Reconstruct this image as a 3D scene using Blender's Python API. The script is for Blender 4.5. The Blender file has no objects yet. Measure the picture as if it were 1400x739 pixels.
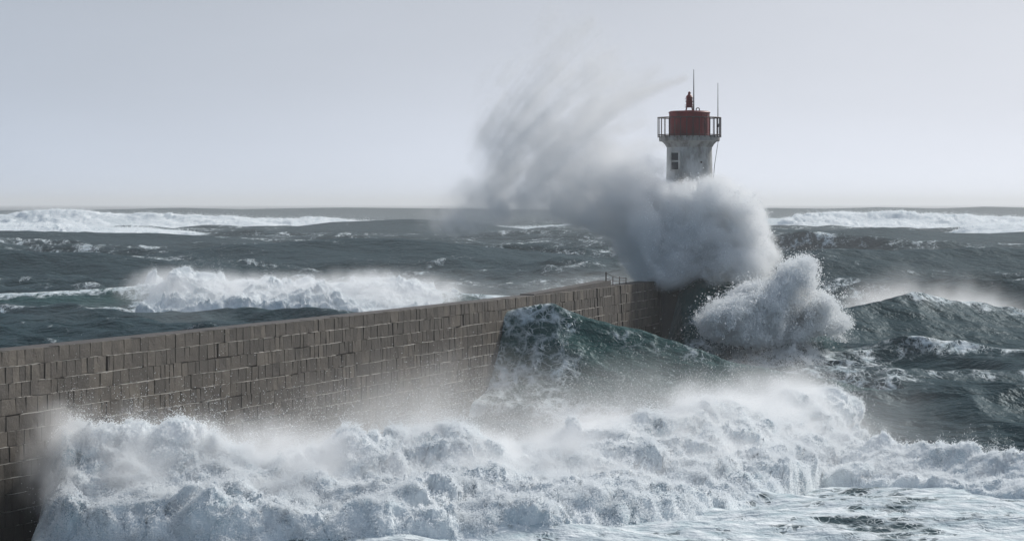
import bpy, bmesh, math, random
import numpy as np
from mathutils import Vector, Matrix
random.seed(7); RNG = np.random.default_rng(11)
R = math.radians
scene = bpy.context.scene
COL = scene.collection

# ------------------------------------------------------------------ camera
F, CX, YH, HC = 4200.0, 700.0, 278.0, 13.4      # focal length in photo pixels, centre column, horizon row, eye height over mean sea
cam = bpy.data.cameras.new('camera'); cam_ob = bpy.data.objects.new('camera', cam); COL.objects.link(cam_ob)
cam_ob.location = (0, 0, HC); cam_ob.rotation_euler = (R(90), 0, 0)
cam.sensor_width = 36; cam.lens = 36 * F / 1400
cam.shift_y = -(369.5 - YH) / 1400
cam.clip_start = 1; cam.clip_end = 60000
scene.camera = cam_ob

# ------------------------------------------------------------------ sky and sun
SUN_AZ, SUN_EL = R(42), R(35)                   # to the right of the view direction, thin cloud in front
SUN_DIR = Vector((math.sin(SUN_AZ) * math.cos(SUN_EL), math.cos(SUN_AZ) * math.cos(SUN_EL), math.sin(SUN_EL)))
world = bpy.data.worlds.new('World'); scene.world = world; world.use_nodes = True
nt = world.node_tree; nt.nodes.clear()
def wn(t): return nt.nodes.new(t)
out = wn('ShaderNodeOutputWorld'); bg = wn('ShaderNodeBackground'); nt.links.new(bg.outputs[0], out.inputs[0])
sky = wn('ShaderNodeTexSky'); sky.sky_type = 'NISHITA'; sky.sun_disc = False
sky.sun_elevation = SUN_EL; sky.sun_rotation = SUN_AZ; sky.air_density = 1.0; sky.dust_density = 3.0
tc = wn('ShaderNodeTexCoord')
dot = wn('ShaderNodeVectorMath'); dot.operation = 'DOT_PRODUCT'; dot.inputs[1].default_value = SUN_DIR
nt.links.new(tc.outputs['Generated'], dot.inputs[0])
glow = wn('ShaderNodeMapRange'); glow.inputs['From Min'].default_value = 0.30; glow.inputs['From Max'].default_value = 1.0
glow.inputs['To Min'].default_value = 0.0; glow.inputs['To Max'].default_value = 1.0
nt.links.new(dot.outputs['Value'], glow.inputs['Value'])
cl = wn('ShaderNodeTexNoise'); cl.inputs['Scale'].default_value = 3.0; cl.inputs['Detail'].default_value = 5
mp = wn('ShaderNodeMapping'); mp.inputs['Scale'].default_value = (1, 1, 3.5)
nt.links.new(tc.outputs['Generated'], mp.inputs[0]); nt.links.new(mp.outputs[0], cl.inputs['Vector'])
veil = wn('ShaderNodeMix'); veil.data_type = 'RGBA'
veil.inputs['A'].default_value = (2.1, 2.98, 4.15, 1); veil.inputs['B'].default_value = (10.4, 10.5, 11.2, 1)
nt.links.new(glow.outputs[0], veil.inputs['Factor'])
cmap = wn('ShaderNodeMapRange'); cmap.inputs['From Min'].default_value = .3; cmap.inputs['From Max'].default_value = .7
cmap.inputs['To Min'].default_value = .92; cmap.inputs['To Max'].default_value = 1.08
nt.links.new(cl.outputs['Fac'], cmap.inputs['Value'])
vm = wn('ShaderNodeVectorMath'); vm.operation = 'SCALE'
nt.links.new(veil.outputs['Result'], vm.inputs[0]); nt.links.new(cmap.outputs[0], vm.inputs['Scale'])
mixs = wn('ShaderNodeMix'); mixs.data_type = 'RGBA'; mixs.inputs['Factor'].default_value = .93
nt.links.new(sky.outputs[0], mixs.inputs['A']); nt.links.new(vm.outputs[0], mixs.inputs['B'])
sz = wn('ShaderNodeSeparateXYZ'); nt.links.new(tc.outputs['Generated'], sz.inputs[0])          # paler towards the horizon
def wmath(op, a, b):
    m = wn('ShaderNodeMath'); m.operation = op
    for i, v in enumerate((a, b)):
        if isinstance(v, (int, float)): m.inputs[i].default_value = v
        else: nt.links.new(v, m.inputs[i])
    return m.outputs[0]
pale = wmath('ADD', wmath('MULTIPLY', wmath('POWER', 2.718, wmath('MULTIPLY', wmath('ABSOLUTE', sz.outputs['Z'], 0), -18.0)), .60), .71)
vm2 = wn('ShaderNodeVectorMath'); vm2.operation = 'SCALE'; nt.links.new(mixs.outputs['Result'], vm2.inputs[0]); nt.links.new(pale, vm2.inputs['Scale'])
nt.links.new(vm2.outputs[0], bg.inputs['Color']); bg.inputs['Strength'].default_value = 0.103
sun = bpy.data.lights.new('sun', 'SUN'); sun.energy = 3.3; sun.angle = R(4); sun.color = (1, .96, .9)
sun_ob = bpy.data.objects.new('sun', sun); COL.objects.link(sun_ob)
sun_ob.rotation_euler = (-SUN_DIR).to_track_quat('-Z', 'Y').to_euler()

vs = scene.view_settings; vs.view_transform = 'Standard'; vs.look = 'None'; vs.exposure = 0; vs.gamma = 1; vs.use_curve_mapping = False
cy = scene.cycles
cy.max_bounces = 12; cy.diffuse_bounces = 4; cy.glossy_bounces = 2; cy.transmission_bounces = 2; cy.volume_bounces = 10; cy.transparent_max_bounces = 64
cy.volume_step_rate = 2.0; cy.volume_max_steps = 400; cy.use_denoising = True
cy.sample_clamp_indirect = 4

# ------------------------------------------------------------------ helpers
def px(x, D): return (x - CX) / F * D                       # photo column -> metres to the right at distance D
def pz(y, D): return HC - (y - YH) / F * D                  # photo row -> height over mean sea at distance D
def sstep(a, b, x):
    t = np.clip((x - a) / (b - a), 0, 1); return t * t * (3 - 2 * t)
def tag(o, label=None, cat=None, kind=None, group=None):
    if label: o['label'] = label
    if cat: o['category'] = cat
    if kind: o['kind'] = kind
    if group: o['group'] = group
    return o
def empty(name, loc, label, cat):
    o = bpy.data.objects.new(name, None); COL.objects.link(o); o.location = loc
    return tag(o, label, cat)
def link(name, me, mat=None, parent=None):
    o = bpy.data.objects.new(name, me); COL.objects.link(o)
    if mat and not me.materials: me.materials.append(mat)
    if parent: o.parent = parent; o.matrix_parent_inverse = Matrix.Translation(-Vector(parent.location))
    return o
def bm_obj(name, bm, mat, parent=None, smooth=False):
    me = bpy.data.meshes.new(name); bm.to_mesh(me); bm.free()
    if smooth: me.polygons.foreach_set('use_smooth', [True] * len(me.polygons))
    return link(name, me, mat, parent)
def grid_mesh(name, P, smooth=True):
    """P: (rows, cols, 3) array -> quad grid mesh"""
    r, c, _ = P.shape
    me = bpy.data.meshes.new(name); me.vertices.add(r * c); me.vertices.foreach_set('co', P.astype(np.float32).ravel())
    i = (np.arange(r - 1)[:, None] * c + np.arange(c - 1)[None]).ravel()
    q = np.stack([i, i + 1, i + c + 1, i + c], 1).astype(np.int32)
    n = len(q); me.loops.add(n * 4); me.loops.foreach_set('vertex_index', q.ravel())
    me.polygons.add(n); me.polygons.foreach_set('loop_start', np.arange(0, n * 4, 4, dtype=np.int32))
    me.polygons.foreach_set('use_smooth', np.full(n, smooth)); me.update(calc_edges=True)
    return me
def fattr(me, name, v):
    a = me.attributes.new(name, 'FLOAT', 'POINT'); a.data.foreach_set('value', np.ascontiguousarray(v, np.float32).ravel())

# noise volumes that tile: a 1/f one and a one-octave one
def spectral(n, f, seed, dim=3):
    g = np.random.default_rng(seed).standard_normal((n,) * dim).astype(np.float32)
    k = np.fft.fftfreq(n) * n
    kk = np.sqrt(sum(a.astype(np.float32) ** 2 for a in np.meshgrid(*([k] * dim), indexing='ij')))
    w = f(np.maximum(kk, 1e-6)); w[kk < .5] = 0
    v = np.fft.ifftn(np.fft.fftn(g) * w).real.astype(np.float32)
    return v / v.std()
TILE = spectral(128, lambda k: k ** -2.1 * (k > 1.5), 1)
STREAK = spectral(64, lambda k: k ** -1.5 * (k > 2.5), 3)
BAND = spectral(64, lambda k: np.exp(-((k - 8) / 3.0) ** 2), 2)       # about 8 bumps per period
def samp3(T, x, y, z):
    n = T.shape[0]
    x, y, z = np.broadcast_arrays(*(np.asarray(a, np.float32) for a in (x, y, z)))
    x0 = np.floor(x); y0 = np.floor(y); z0 = np.floor(z); fx = x - x0; fy = y - y0; fz = z - z0
    x0 = x0.astype(np.int32) % n; y0 = y0.astype(np.int32) % n; z0 = z0.astype(np.int32) % n
    x1 = (x0 + 1) % n; y1 = (y0 + 1) % n; z1 = (z0 + 1) % n
    a = T[x0, y0, z0] * (1 - fz) + T[x0, y0, z1] * fz; b = T[x0, y1, z0] * (1 - fz) + T[x0, y1, z1] * fz
    c = T[x1, y0, z0] * (1 - fz) + T[x1, y0, z1] * fz; d = T[x1, y1, z0] * (1 - fz) + T[x1, y1, z1] * fz
    return (a * (1 - fy) + b * fy) * (1 - fx) + (c * (1 - fy) + d * fy) * fx
def fract(x, y, z, period): s = 128 / period; return samp3(TILE, x * s, y * s, z * s)
def billow(x, y, z, size, octaves=4, gain=.52):
    """cauliflower bulges about `size` metres across, 0..~1.5"""
    v = 0; a = 1.0
    for o in range(octaves):
        s = 8 / size * 2.03 ** o
        v = v + a * np.abs(samp3(BAND, x * s + 13.7 * o, y * s + 5.1 * o, z * s + 9.3 * o)); a *= gain
    return v

# ------------------------------------------------------------------ materials
def mat(name):
    m = bpy.data.materials.new(name); m.use_nodes = True; t = m.node_tree; b = t.nodes['Principled BSDF']
    return m, t, b, t.nodes.new, t.links.new
def ramp(N, L, src, stops):
    r = N('ShaderNodeValToRGB'); e = r.color_ramp.elements
    while len(e) < len(stops): e.new(.5)
    for k, (p, c) in zip(e, stops): k.position = p; k.color = c if len(c) == 4 else (*c, 1)
    L(src, r.inputs[0]); return r.outputs[0]
def noise(N, L, scale, detail=4, vec=None, rough=.55):
    n = N('ShaderNodeTexNoise'); n.inputs['Scale'].default_value = scale; n.inputs['Detail'].default_value = detail; n.inputs['Roughness'].default_value = rough
    if vec: L(vec, n.inputs['Vector'])
    return n
def bump(N, L, h, dist, strength=1.0, prev=None):
    b = N('ShaderNodeBump'); b.inputs['Distance'].default_value = dist; b.inputs['Strength'].default_value = strength
    L(h, b.inputs['Height'])
    if prev: L(prev, b.inputs['Normal'])
    return b.outputs[0]
def math_n(N, L, op, a, b=None, clamp=False):
    m = N('ShaderNodeMath'); m.operation = op; m.use_clamp = clamp
    for i, v in enumerate((a, b)):
        if v is None: continue
        if isinstance(v, (int, float)): m.inputs[i].default_value = v
        else: L(v, m.inputs[i])
    return m.outputs[0]
def mixc(N, L, f, a, b):
    m = N('ShaderNodeMix'); m.data_type = 'RGBA'
    for k, v in (('Factor', f), ('A', a), ('B', b)):
        if isinstance(v, (tuple, float, int)): m.inputs[k].default_value = v if not isinstance(v, tuple) else (*v, 1)
        else: L(v, m.inputs[k])
    return m.outputs['Result']

FOAM_WHITE = (.84, .88, .90)
def make_sea_mat():
    m, t, b, N, L = mat('sea_water')
    geo = N('ShaderNodeNewGeometry'); pos = geo.outputs['Position']
    at = N('ShaderNodeAttribute'); at.attribute_name = 'foam'; foam = at.outputs['Fac']
    ag = N('ShaderNodeAttribute'); ag.attribute_name = 'green'
    # ripples
    mp1 = N('ShaderNodeMapping'); mp1.inputs['Scale'].default_value = (.75, 1.0, 1.0); L(pos, mp1.inputs[0])
    n1 = noise(N, L, 1.1, 6, mp1.outputs[0], .62); n2 = noise(N, L, .16, 4, mp1.outputs[0], .6)
    # lace: streaks of foam
    mpw = N('ShaderNodeMapping'); mpw.inputs['Scale'].default_value = (1.0, .6, 1.0); L(pos, mpw.inputs[0])
    wv = noise(N, L, .5, 3, mpw.outputs[0]);
    sub = N('ShaderNodeVectorMath'); sub.operation = 'MULTIPLY_ADD'; L(wv.outputs['Color'], sub.inputs[0]); sub.inputs[1].default_value = (2.2, 2.2, 2.2); L(mpw.outputs[0], sub.inputs[2])
    vo = N('ShaderNodeTexVoronoi'); vo.feature = 'DISTANCE_TO_EDGE'; vo.inputs['Scale'].default_value = .75; L(sub.outputs[0], vo.inputs['Vector'])
    vo2 = N('ShaderNodeTexVoronoi'); vo2.feature = 'DISTANCE_TO_EDGE'; vo2.inputs['Scale'].default_value = 2.3; L(sub.outputs[0], vo2.inputs['Vector'])
    lace = math_n(N, L, 'MINIMUM', vo.outputs['Distance'], math_n(N, L, 'MULTIPLY', vo2.outputs['Distance'], 1.6))
    lace = math_n(N, L, 'SUBTRACT', 1.0, math_n(N, L, 'MULTIPLY', lace, 3.4, True))
    n3 = noise(N, L, .55, 7, mpw.outputs[0], .68)
    pat = math_n(N, L, 'ADD', math_n(N, L, 'MULTIPLY', lace, .26), math_n(N, L, 'MULTIPLY', n3.outputs['Fac'], 1.05))
    f = math_n(N, L, 'ADD', pat, math_n(N, L, 'MULTIPLY', foam, 1.0))
    mr = N('ShaderNodeMapRange'); mr.interpolation_type = 'SMOOTHSTEP'; mr.inputs['From Min'].default_value = 1.0; mr.inputs['From Max'].default_value = 1.32; L(f, mr.inputs['Value'])
    mask = mr.outputs[0]
    deep = mixc(N, L, ag.outputs['Fac'], (.010, .034, .042), (.021, .070, .068))  # crests get a lighter teal, painting in light that passes through them
    fvar = ramp(N, L, n1.outputs['Fac'], [(.3, (.42, .52, .56)), (.66, FOAM_WHITE)])
    L(mixc(N, L, mask, deep, fvar), b.inputs['Base Color'])
    ro = N('ShaderNodeMapRange'); ro.inputs['To Min'].default_value = .17; ro.inputs['To Max'].default_value = .95; L(mask, ro.inputs['Value']); L(ro.outputs[0], b.inputs['Roughness'])
    b.inputs['Specular IOR Level'].default_value = 0
    h = math_n(N, L, 'ADD', n1.outputs['Fac'], math_n(N, L, 'MULTIPLY', mask, .25))
    bn = bump(N, L, n2.outputs['Fac'], 1.3, .8)
    n4 = noise(N, L, .42, 5, mp1.outputs[0], .6); bn = bump(N, L, n4.outputs['Fac'], .65, .9, bn)
    nrm = bump(N, L, h, .24, .9, bn); L(nrm, b.inputs['Normal'])
    fr = N('ShaderNodeFresnel'); fr.inputs['IOR'].default_value = 1.333; L(nrm, fr.inputs['Normal'])
    gl = N('ShaderNodeBsdfGlossy'); gl.inputs['Roughness'].default_value = .28; L(nrm, gl.inputs['Normal']); gl.inputs['Color'].default_value = (.84, .94, 1, 1)
    mx = N('ShaderNodeMixShader')
    L(math_n(N, L, 'MULTIPLY', math_n(N, L, 'MULTIPLY', fr.outputs[0], .18), math_n(N, L, 'SUBTRACT', 1.0, mask)), mx.inputs[0])     # wave facets hide each other at grazing angles
    L(b.outputs[0], mx.inputs[1]); L(gl.outputs[0], mx.inputs[2]); L(mx.outputs[0], t.nodes['Material Output'].inputs['Surface'])
    return m
def make_foam_mat():
    m, t, b, N, L = mat('foam')
    geo = N('ShaderNodeNewGeometry'); pos = geo.outputs['Position']
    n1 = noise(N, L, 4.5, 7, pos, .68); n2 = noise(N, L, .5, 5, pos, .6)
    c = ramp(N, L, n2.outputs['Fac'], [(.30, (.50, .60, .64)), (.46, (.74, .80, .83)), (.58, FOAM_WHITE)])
    L(c, b.inputs['Base Color']); b.inputs['Roughness'].default_value = .95; b.inputs['Specular IOR Level'].default_value = .2
    L(bump(N, L, n1.outputs['Fac'], .12, .8), b.inputs['Normal'])
    return m
def make_drop_mat():
    m = bpy.data.materials.new('droplets'); m.use_nodes = True; t = m.node_tree; t.nodes.clear(); N = t.nodes.new; L = t.links.new
    o = N('ShaderNodeOutputMaterial'); d = N('ShaderNodeBsdfDiffuse'); tr = N('ShaderNodeBsdfTranslucent'); mx = N('ShaderNodeMixShader'); mx.inputs[0].default_value = .45
    d.inputs[0].default_value = (.93, .955, .97, 1); tr.inputs[0].default_value = (.93, .955, .97, 1)
    L(d.outputs[0], mx.inputs[1]); L(tr.outputs[0], mx.inputs[2]); L(mx.outputs[0], o.inputs[0]); return m
def make_spray_mat(name, density, colour=(.992, .995, .999), aniso=0.02):
    m = bpy.data.materials.new(name); m.use_nodes = True; t = m.node_tree; t.nodes.clear(); N = t.nodes.new; L = t.links.new
    o = N('ShaderNodeOutputMaterial'); p = N('ShaderNodeVolumePrincipled'); p.inputs['Color'].default_value = (*colour, 1)
    p.inputs['Density'].default_value = density; p.inputs['Anisotropy'].default_value = aniso
    L(p.outputs[0], o.inputs['Volume']); return m
SEA, FOAM, DROP = make_sea_mat(), make_foam_mat(), make_drop_mat()

def make_stone(name, lo, mid, hi, bscale=1.0):
    m, t, b, N, L = mat(name)
    geo = N('ShaderNodeNewGeometry'); pos = geo.outputs['Position']; oi = N('ShaderNodeObjectInfo')
    rnd = math_n(N, L, 'FRACT', math_n(N, L, 'ADD', geo.outputs['Random Per Island'], oi.outputs['Random']))
    n1 = noise(N, L, 1.3, 7, pos, .65); n2 = noise(N, L, 9, 6, pos, .7); n3 = noise(N, L, .22, 4, pos)
    v = math_n(N, L, 'ADD', math_n(N, L, 'MULTIPLY', n1.outputs['Fac'], .5), math_n(N, L, 'MULTIPLY', rnd, .32))
    v = math_n(N, L, 'ADD', v, math_n(N, L, 'MULTIPLY', n2.outputs['Fac'], .42))
    c = ramp(N, L, v, [(.34, lo), (.61, mid), (.90, hi)])
    # tide staining in broad patches
    c = mixc(N, L, ramp(N, L, n3.outputs['Fac'], [(.42, (0, 0, 0)), (.65, (1, 1, 1))]), c, tuple(x * .8 for x in mid))
    L(c, b.inputs['Base Color']); b.inputs['Roughness'].default_value = .62; b.inputs['Specular IOR Level'].default_value = .4
    bb = bump(N, L, n1.outputs['Fac'], .10 * bscale, .8); L(bump(N, L, n2.outputs['Fac'], .05 * bscale, .9, bb), b.inputs['Normal'])
    return m
STONE = make_stone('wet_granite', (.023, .019, .015), (.069, .057, .044), (.155, .130, .100))
LIT_MORTAR = make_stone('sunlit_mortar', (.16, .15, .13), (.44, .42, .38), (.66, .64, .60))  # mortar, coloured extra pale to paint in sun on the ledges
STONE_DARK = make_stone('dark_wet_stone', (.025, .023, .021), (.055, .048, .043), (.09, .08, .07))

# ------------------------------------------------------------------ the pier's line in plan
_top = np.array([(0, 480), (430, 437), (720, 405), (905, 383)], float)
PIER_Z = HC - 6.2
_D = 6.2 * F / (_top[:, 1] - YH); _X = px(_top[:, 0], _D)
PIER_FIT = np.polyfit(_D, _X, 2)
def pier_x(D):
    D = np.asarray(D, float); D0 = 128.9
    s0 = 2 * PIER_FIT[0] * D0 + PIER_FIT[1]
    return np.where(D < D0, np.polyval(PIER_FIT, D0) + s0 * (D - D0), np.polyval(PIER_FIT, D))
PIER_END = 247.0
LIGHT_D = 253.0; LIGHT_X = px(942.5, LIGHT_D)

# ------------------------------------------------------------------ sea
def ocean_patch(n, Lm, lmin, lmax, spread, seed, wind=(-.25, -1.0)):
    """height and choppy shift of one tiling square of sea, Lm metres wide, rms height 1"""
    r = np.random.default_rng(seed)
    k = np.fft.fftfreq(n, 1 / n) * 2 * np.pi / Lm
    kx, ky = np.meshgrid(k, k, indexing='ij'); kk = np.hypot(kx, ky); kk[0, 0] = 1
    lam = 2 * np.pi / kk
    w = np.array(wind) / np.hypot(*wind); ca = np.abs((kx * w[0] + ky * w[1]) / kk)
    P = kk ** -3.6 * ca ** spread * np.exp(-(lam / lmax) ** 4) * (1 - np.exp(-(lam / lmin) ** 4)); P[0, 0] = 0
    H = np.fft.fft2(r.standard_normal((n, n))) * np.sqrt(P)
    h = np.fft.ifft2(H).real; dx = np.fft.ifft2(-1j * kx / kk * H).real; dy = np.fft.ifft2(-1j * ky / kk * H).real
    s = h.std(); return np.stack([h / s, dx / s, dy / s], -1).astype(np.float32)
def samp2(T, u, v):
    n = T.shape[0]; u0 = np.floor(u); v0 = np.floor(v); fu = (u - u0)[..., None]; fv = (v - v0)[..., None]
    u0 = u0.astype(np.int32) % n; v0 = v0.astype(np.int32) % n; u1 = (u0 + 1) % n; v1 = (v0 + 1) % n
    return (T[u0, v0] * (1 - fu) + T[u1, v0] * fu) * (1 - fv) + (T[u0, v1] * (1 - fu) + T[u1, v1] * fu) * fv
SWELL = ocean_patch(256, 410., 22, 120, 6, 5)
CHOP = ocean_patch(256, 97., 4.0, 26, 2, 6)
RIP = ocean_patch(256, 23., .35, 5.0, 1.2, 8, (-.5, -1))

# explicit waves: (column px, row px of the crest, distance m, front reach m, back reach m)
WAVES = {
 'w1': [(72, 618, 131, 8, 9), (200, 630, 131, 9, 9), (350, 640, 132, 11, 9), (500, 642, 133, 12, 9), (600, 638, 135, 13, 9), (700, 632, 138, 15, 9),
        (800, 618, 142, 18, 9), (900, 600, 148, 20, 9), (1000, 568, 155, 20, 8), (1080, 556, 160, 14, 7), (1120, 562, 163, 10, 6), (1145, 590, 165, 8, 5), (1190, 635, 166, 6, 5)],
 'w1b': [(1080, 640, 156, 8, 6), (1150, 604, 156, 10, 6), (1250, 618, 151, 9, 5), (1330, 628, 148, 9, 5), (1400, 637, 145, 9, 5), (1600, 645, 143, 9, 5)],
 'w2': [(690, 430, 199, 10, 8), (735, 421, 199, 11, 8), (760, 419, 199, 11, 8), (800, 434, 199, 12, 8), (900, 461, 199, 12, 9), (1000, 493, 198, 12, 10), (1100, 512, 196, 11, 10), (1200, 532, 194, 10, 10), (1320, 560, 192, 10, 10)],
 'w3': [(895, 470, 246, 8, 12), (912, 460, 246, 8, 12), (924, 398, 246, 12, 12), (950, 382, 246, 14, 12), (1000, 388, 248, 18, 12), (1075, 406, 255, 22, 13), (1120, 415, 259, 24, 14), (1165, 424, 262, 26, 14), (1205, 414, 266, 27, 15), (1250, 402, 270, 28, 15), (1290, 408, 273, 28, 15), (1340, 415, 276, 28, 15), (1400, 422, 280, 28, 15), (1600, 445, 290, 28, 15)],
 'w3c': [(1010, 504, 222, 14, 9), (1120, 494, 224, 14, 9), (1220, 500, 222, 14, 9), (1330, 496, 226, 15, 9), (1420, 498, 228, 15, 9), (1600, 490, 236, 9, 8)],
 'w2b': [(1160, 535, 182, 9, 7), (1240, 528, 184, 9, 7), (1330, 536, 182, 9, 7), (1430, 526, 186, 9, 7), (1600, 530, 186, 9, 7)],
 'w4': [(-260, 410, 372, 15, 14), (0, 402, 372, 15, 14), (100, 396, 372, 15, 14), (190, 388, 372, 14, 13), (280, 386, 370, 14, 13), (350, 396, 370, 14, 13), (430, 396, 370, 14, 13), (510, 388, 370, 13, 12), (590, 396, 370, 12, 12), (665, 402, 368, 12, 12), (720, 404, 368, 12, 12), (770, 425, 368, 12, 12)],
 's5': [(-200, 316, 900, 55, 55), (60, 314, 900, 55, 55), (200, 319, 900, 60, 60), (330, 327, 900, 60, 60), (420, 340, 900, 60, 60)],
 's6': [(330, 318, 1250, 80, 80), (450, 303, 1250, 80, 80), (560, 299, 1250, 80, 80), (640, 302, 1250, 80, 80), (760, 320, 1250, 80, 80)],
 's7': [(180, 350, 640, 40, 40), (340, 331, 640, 40, 40), (480, 324, 640, 40, 40), (600, 327, 640, 40, 40), (720, 340, 640, 40, 40)],
 's8': [(950, 322, 950, 60, 60), (1040, 313, 950, 60, 60), (1140, 314, 950, 60, 60), (1210, 311, 950, 60, 60), (1300, 318, 960, 60, 60), (1450, 316, 980, 60, 60), (1700, 320, 980, 60, 60)],
 's9': [(1010, 352, 520, 30, 30), (1120, 342, 520, 30, 30), (1250, 345, 530, 30, 30), (1380, 338, 540, 30, 30), (1600, 345, 540, 30, 30)],
 's10': [(-250, 352, 560, 34, 34), (0, 346, 560, 34, 34), (130, 350, 560, 34, 34), (260, 358, 560, 34, 34)],
 'b1': [(-300, 293, 1500, 45, 60), (-60, 293, 1500, 45, 60), (60, 291, 1500, 45, 60), (150, 294, 1500, 45, 60), (250, 297, 1500, 45, 60), (350, 301, 1500, 45, 60), (480, 305, 1500, 45, 60), (640, 307, 1500, 45, 60), (800, 315, 1500, 45, 60)],
 'b2': [(900, 312, 1500, 45, 60), (1010, 298, 1500, 45, 60), (1100, 297, 1500, 45, 60), (1150, 293, 1500, 45, 60), (1230, 294, 1500, 45, 60), (1300, 296, 1500, 45, 60), (1400, 300, 1500, 45, 60), (1600, 298, 1500, 45, 60)],
 'b3': [(-300, 307, 1150, 50, 55), (-50, 310, 1150, 45, 50), (120, 313, 1150, 45, 50), (240, 318, 1150, 45, 50), (330, 325, 1150, 45, 50)],
 'b4': [(1250, 325, 1150, 50, 55), (1340, 313, 1150, 45, 50), (1420, 312, 1150, 45, 50), (1600, 313, 1150, 45, 50)],
 'h1': [(-400, 288, 3000, 140, 140), (120, 287, 3000, 140, 140), (250, 284, 3000, 140, 140), (330, 286, 3000, 140, 140), (470, 283.5, 3000, 140, 140), (640, 285, 3000, 140, 140), (760, 287, 3000, 140, 140), (950, 287, 3000, 140, 140), (1040, 284, 3000, 140, 140),
        (1130, 285, 3000, 140, 140), (1200, 283, 3000, 140, 140), (1280, 285, 3000, 140, 140), (1345, 282.5, 3000, 140, 140), (1420, 284, 3000, 140, 140), (1800, 286, 3000, 140, 140)],
}
_W = {}
for k, v in WAVES.items():
    a = np.array(v, float); X = px(a[:, 0], a[:, 2]); Z = pz(a[:, 1], a[:, 2]); o = np.argsort(X)
    _W[k] = (X[o], a[o, 2], Z[o], a[o, 3], a[o, 4])
def w1_edge(Y): return -19.7 + (131 - Y) * .075          # where the big breaker tears off beside the wall
def ridge(k, X, Y):
    """height of one explicit wave, and its place across the crest (-1 toe .. 0 crest .. +1 back)"""
    wx, wd, wz, wf, wb = _W[k]
    yc = np.interp(X, wx, wd); z = np.interp(X, wx, wz); f = np.interp(X, wx, wf); b = np.interp(X, wx, wb)
    end = np.minimum(sstep(wx[0] - f * (.3 if k == 'w1' else .6), wx[0], X), 1 - sstep(wx[-1], wx[-1] + f * .6, X))
    if k == 'w1': end = end * sstep(-.5, .25, X - w1_edge(Y))
    t = Y - yc; u = np.where(t < 0, t / f, t / b)
    fr = np.clip(1 + u, 0, 1); prof_f = fr ** 1.25 * (1 - .25 * np.sin(np.pi * fr)); prof_b = np.exp(-(u * 1.5) ** 2)
    return np.where(t < 0, prof_f, prof_b) * np.maximum(z, 0) * end, u
def sea_h(X, Y, detail=True):
    H = np.zeros_like(X, dtype=float); S = np.zeros_like(H)
    for k in WAVES:
        r, u = ridge(k, X, Y); H = np.maximum(H, r) + .12 * np.minimum(H, r); S = np.maximum(S, np.exp(-(u * .8) ** 2) * sstep(0, 1.4, r))
    return H, S
def ncols():
    c = np.linspace(-.2, .2, 540); e = np.geomspace(.2, .75, 40)[1:]
    return np.concatenate([-e[::-1], c, e])
rows = np.concatenate([np.linspace(25, 108, 50)[:-1], np.arange(108, 300, .38), 300 * np.exp(np.arange(0, math.log(4000 / 300), .0045)), 4000 * np.exp(np.arange(0, 1.7, .02))])
S_, Y_ = np.meshgrid(ncols(), rows); X_ = S_ * Y_
H_, M_ = sea_h(X_, Y_)
spacing = np.maximum(np.gradient(rows), rows * 4.5e-4)[:, None]
fade = lambda lam: np.clip((lam / spacing - 2) / 4, 0, 1)
calm = 1 - .75 * M_
near = sstep(420, 700, Y_)
sw = samp2(SWELL, X_ * 256 / 410, Y_ * 256 / 410); ch = samp2(CHOP, X_ * 256 / 97 + .3 * Y_, Y_ * 256 / 97); rp = samp2(RIP, X_ * 256 / 23 - .2 * Y_ * 256 / 23, Y_ * 256 / 23)
a_sw = (.7 * sstep(150, 240, Y_) + .5 * near) * calm * fade(40) * (1 + .4 * sstep(300, 420, Y_)); a_ch = (.52 + .18 * near) * fade(15) * (1 - .72 * M_); a_rp = (.10 + .05 * M_) * fade(1.2)
H_ = H_ - 1.7 * (1 - sstep(-1.2, -.1, X_ - w1_edge(Y_))) * (1 - sstep(131, 137, Y_)) * sstep(105, 112, Y_)      # the trough left of it
flat = 1 - .55 * sstep(150, 132, Y_)        # shallow wash in the foreground
disp = a_sw[..., None] * sw + (a_ch * flat)[..., None] * ch + a_rp[..., None] * rp
Px = X_ - .8 * disp[..., 1]; Py = Y_ - .8 * disp[..., 2]; Pz = H_ + disp[..., 0] * np.array(1.0)
# foam carried by each vertex
def inx(a, b, x, D, soft): return sstep(px(a, D) - soft, px(a, D) + soft, x) * (1 - sstep(px(b, D) - soft, px(b, D) + soft, x))
foam = .02 + .17 * np.clip(disp[..., 0] * .8, -1, 1.4) + .10 * fract(X_, Y_, 3, 60)
def add_foam(k, v, u0, u1, x0=None, x1=None, D=None, soft=1.0, edge=.25):
    global foam
    r, u = ridge(k, X_, Y_)
    w = sstep(u0 - edge, u0 + edge, u) * (1 - sstep(u1 - edge, u1 + edge, u)) * (r > .15)
    if x0 is not None: w = w * inx(x0, x1, X_, D, soft)
    foam = foam * (1 - w) + np.maximum(foam, v) * w
add_foam('w1', 1.1, -1.3, .7); add_foam('w1b', .92, -1.3, .05)
fg = (1 - sstep(142, 156, Y_ + 2 * fract(X_, Y_, 1, 40) - 3 * sstep(12, 18, X_))) * sstep(-.6, .2, X_ - w1_edge(Y_))
foam = foam * (1 - fg) + np.maximum(foam, .68 + .11 * fract(X_, Y_ * 2, 9, 30)) * fg
add_foam('w2', .40, -1.1, .25, 560, 800, 199, 2.2); add_foam('w2', .25, -.5, .15, 820, 1150, 199, 2.0); add_foam('w2', .58, -1.1, -.75, 760, 1250, 199, 3)
add_foam('w3', .36, -1.4, -.75); add_foam('w3', .5, -.08, .35, 1210, 1500, 270, 3, .12); add_foam('w3c', .33, -.3, .2)
add_foam('w4', 1.0, -1.0, .35, 205, 590, 370, 5); add_foam('w4', .6, -.2, .2); add_foam('w4', .5, -1.6, -.7, -300, 640, 372, 4)
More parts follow.
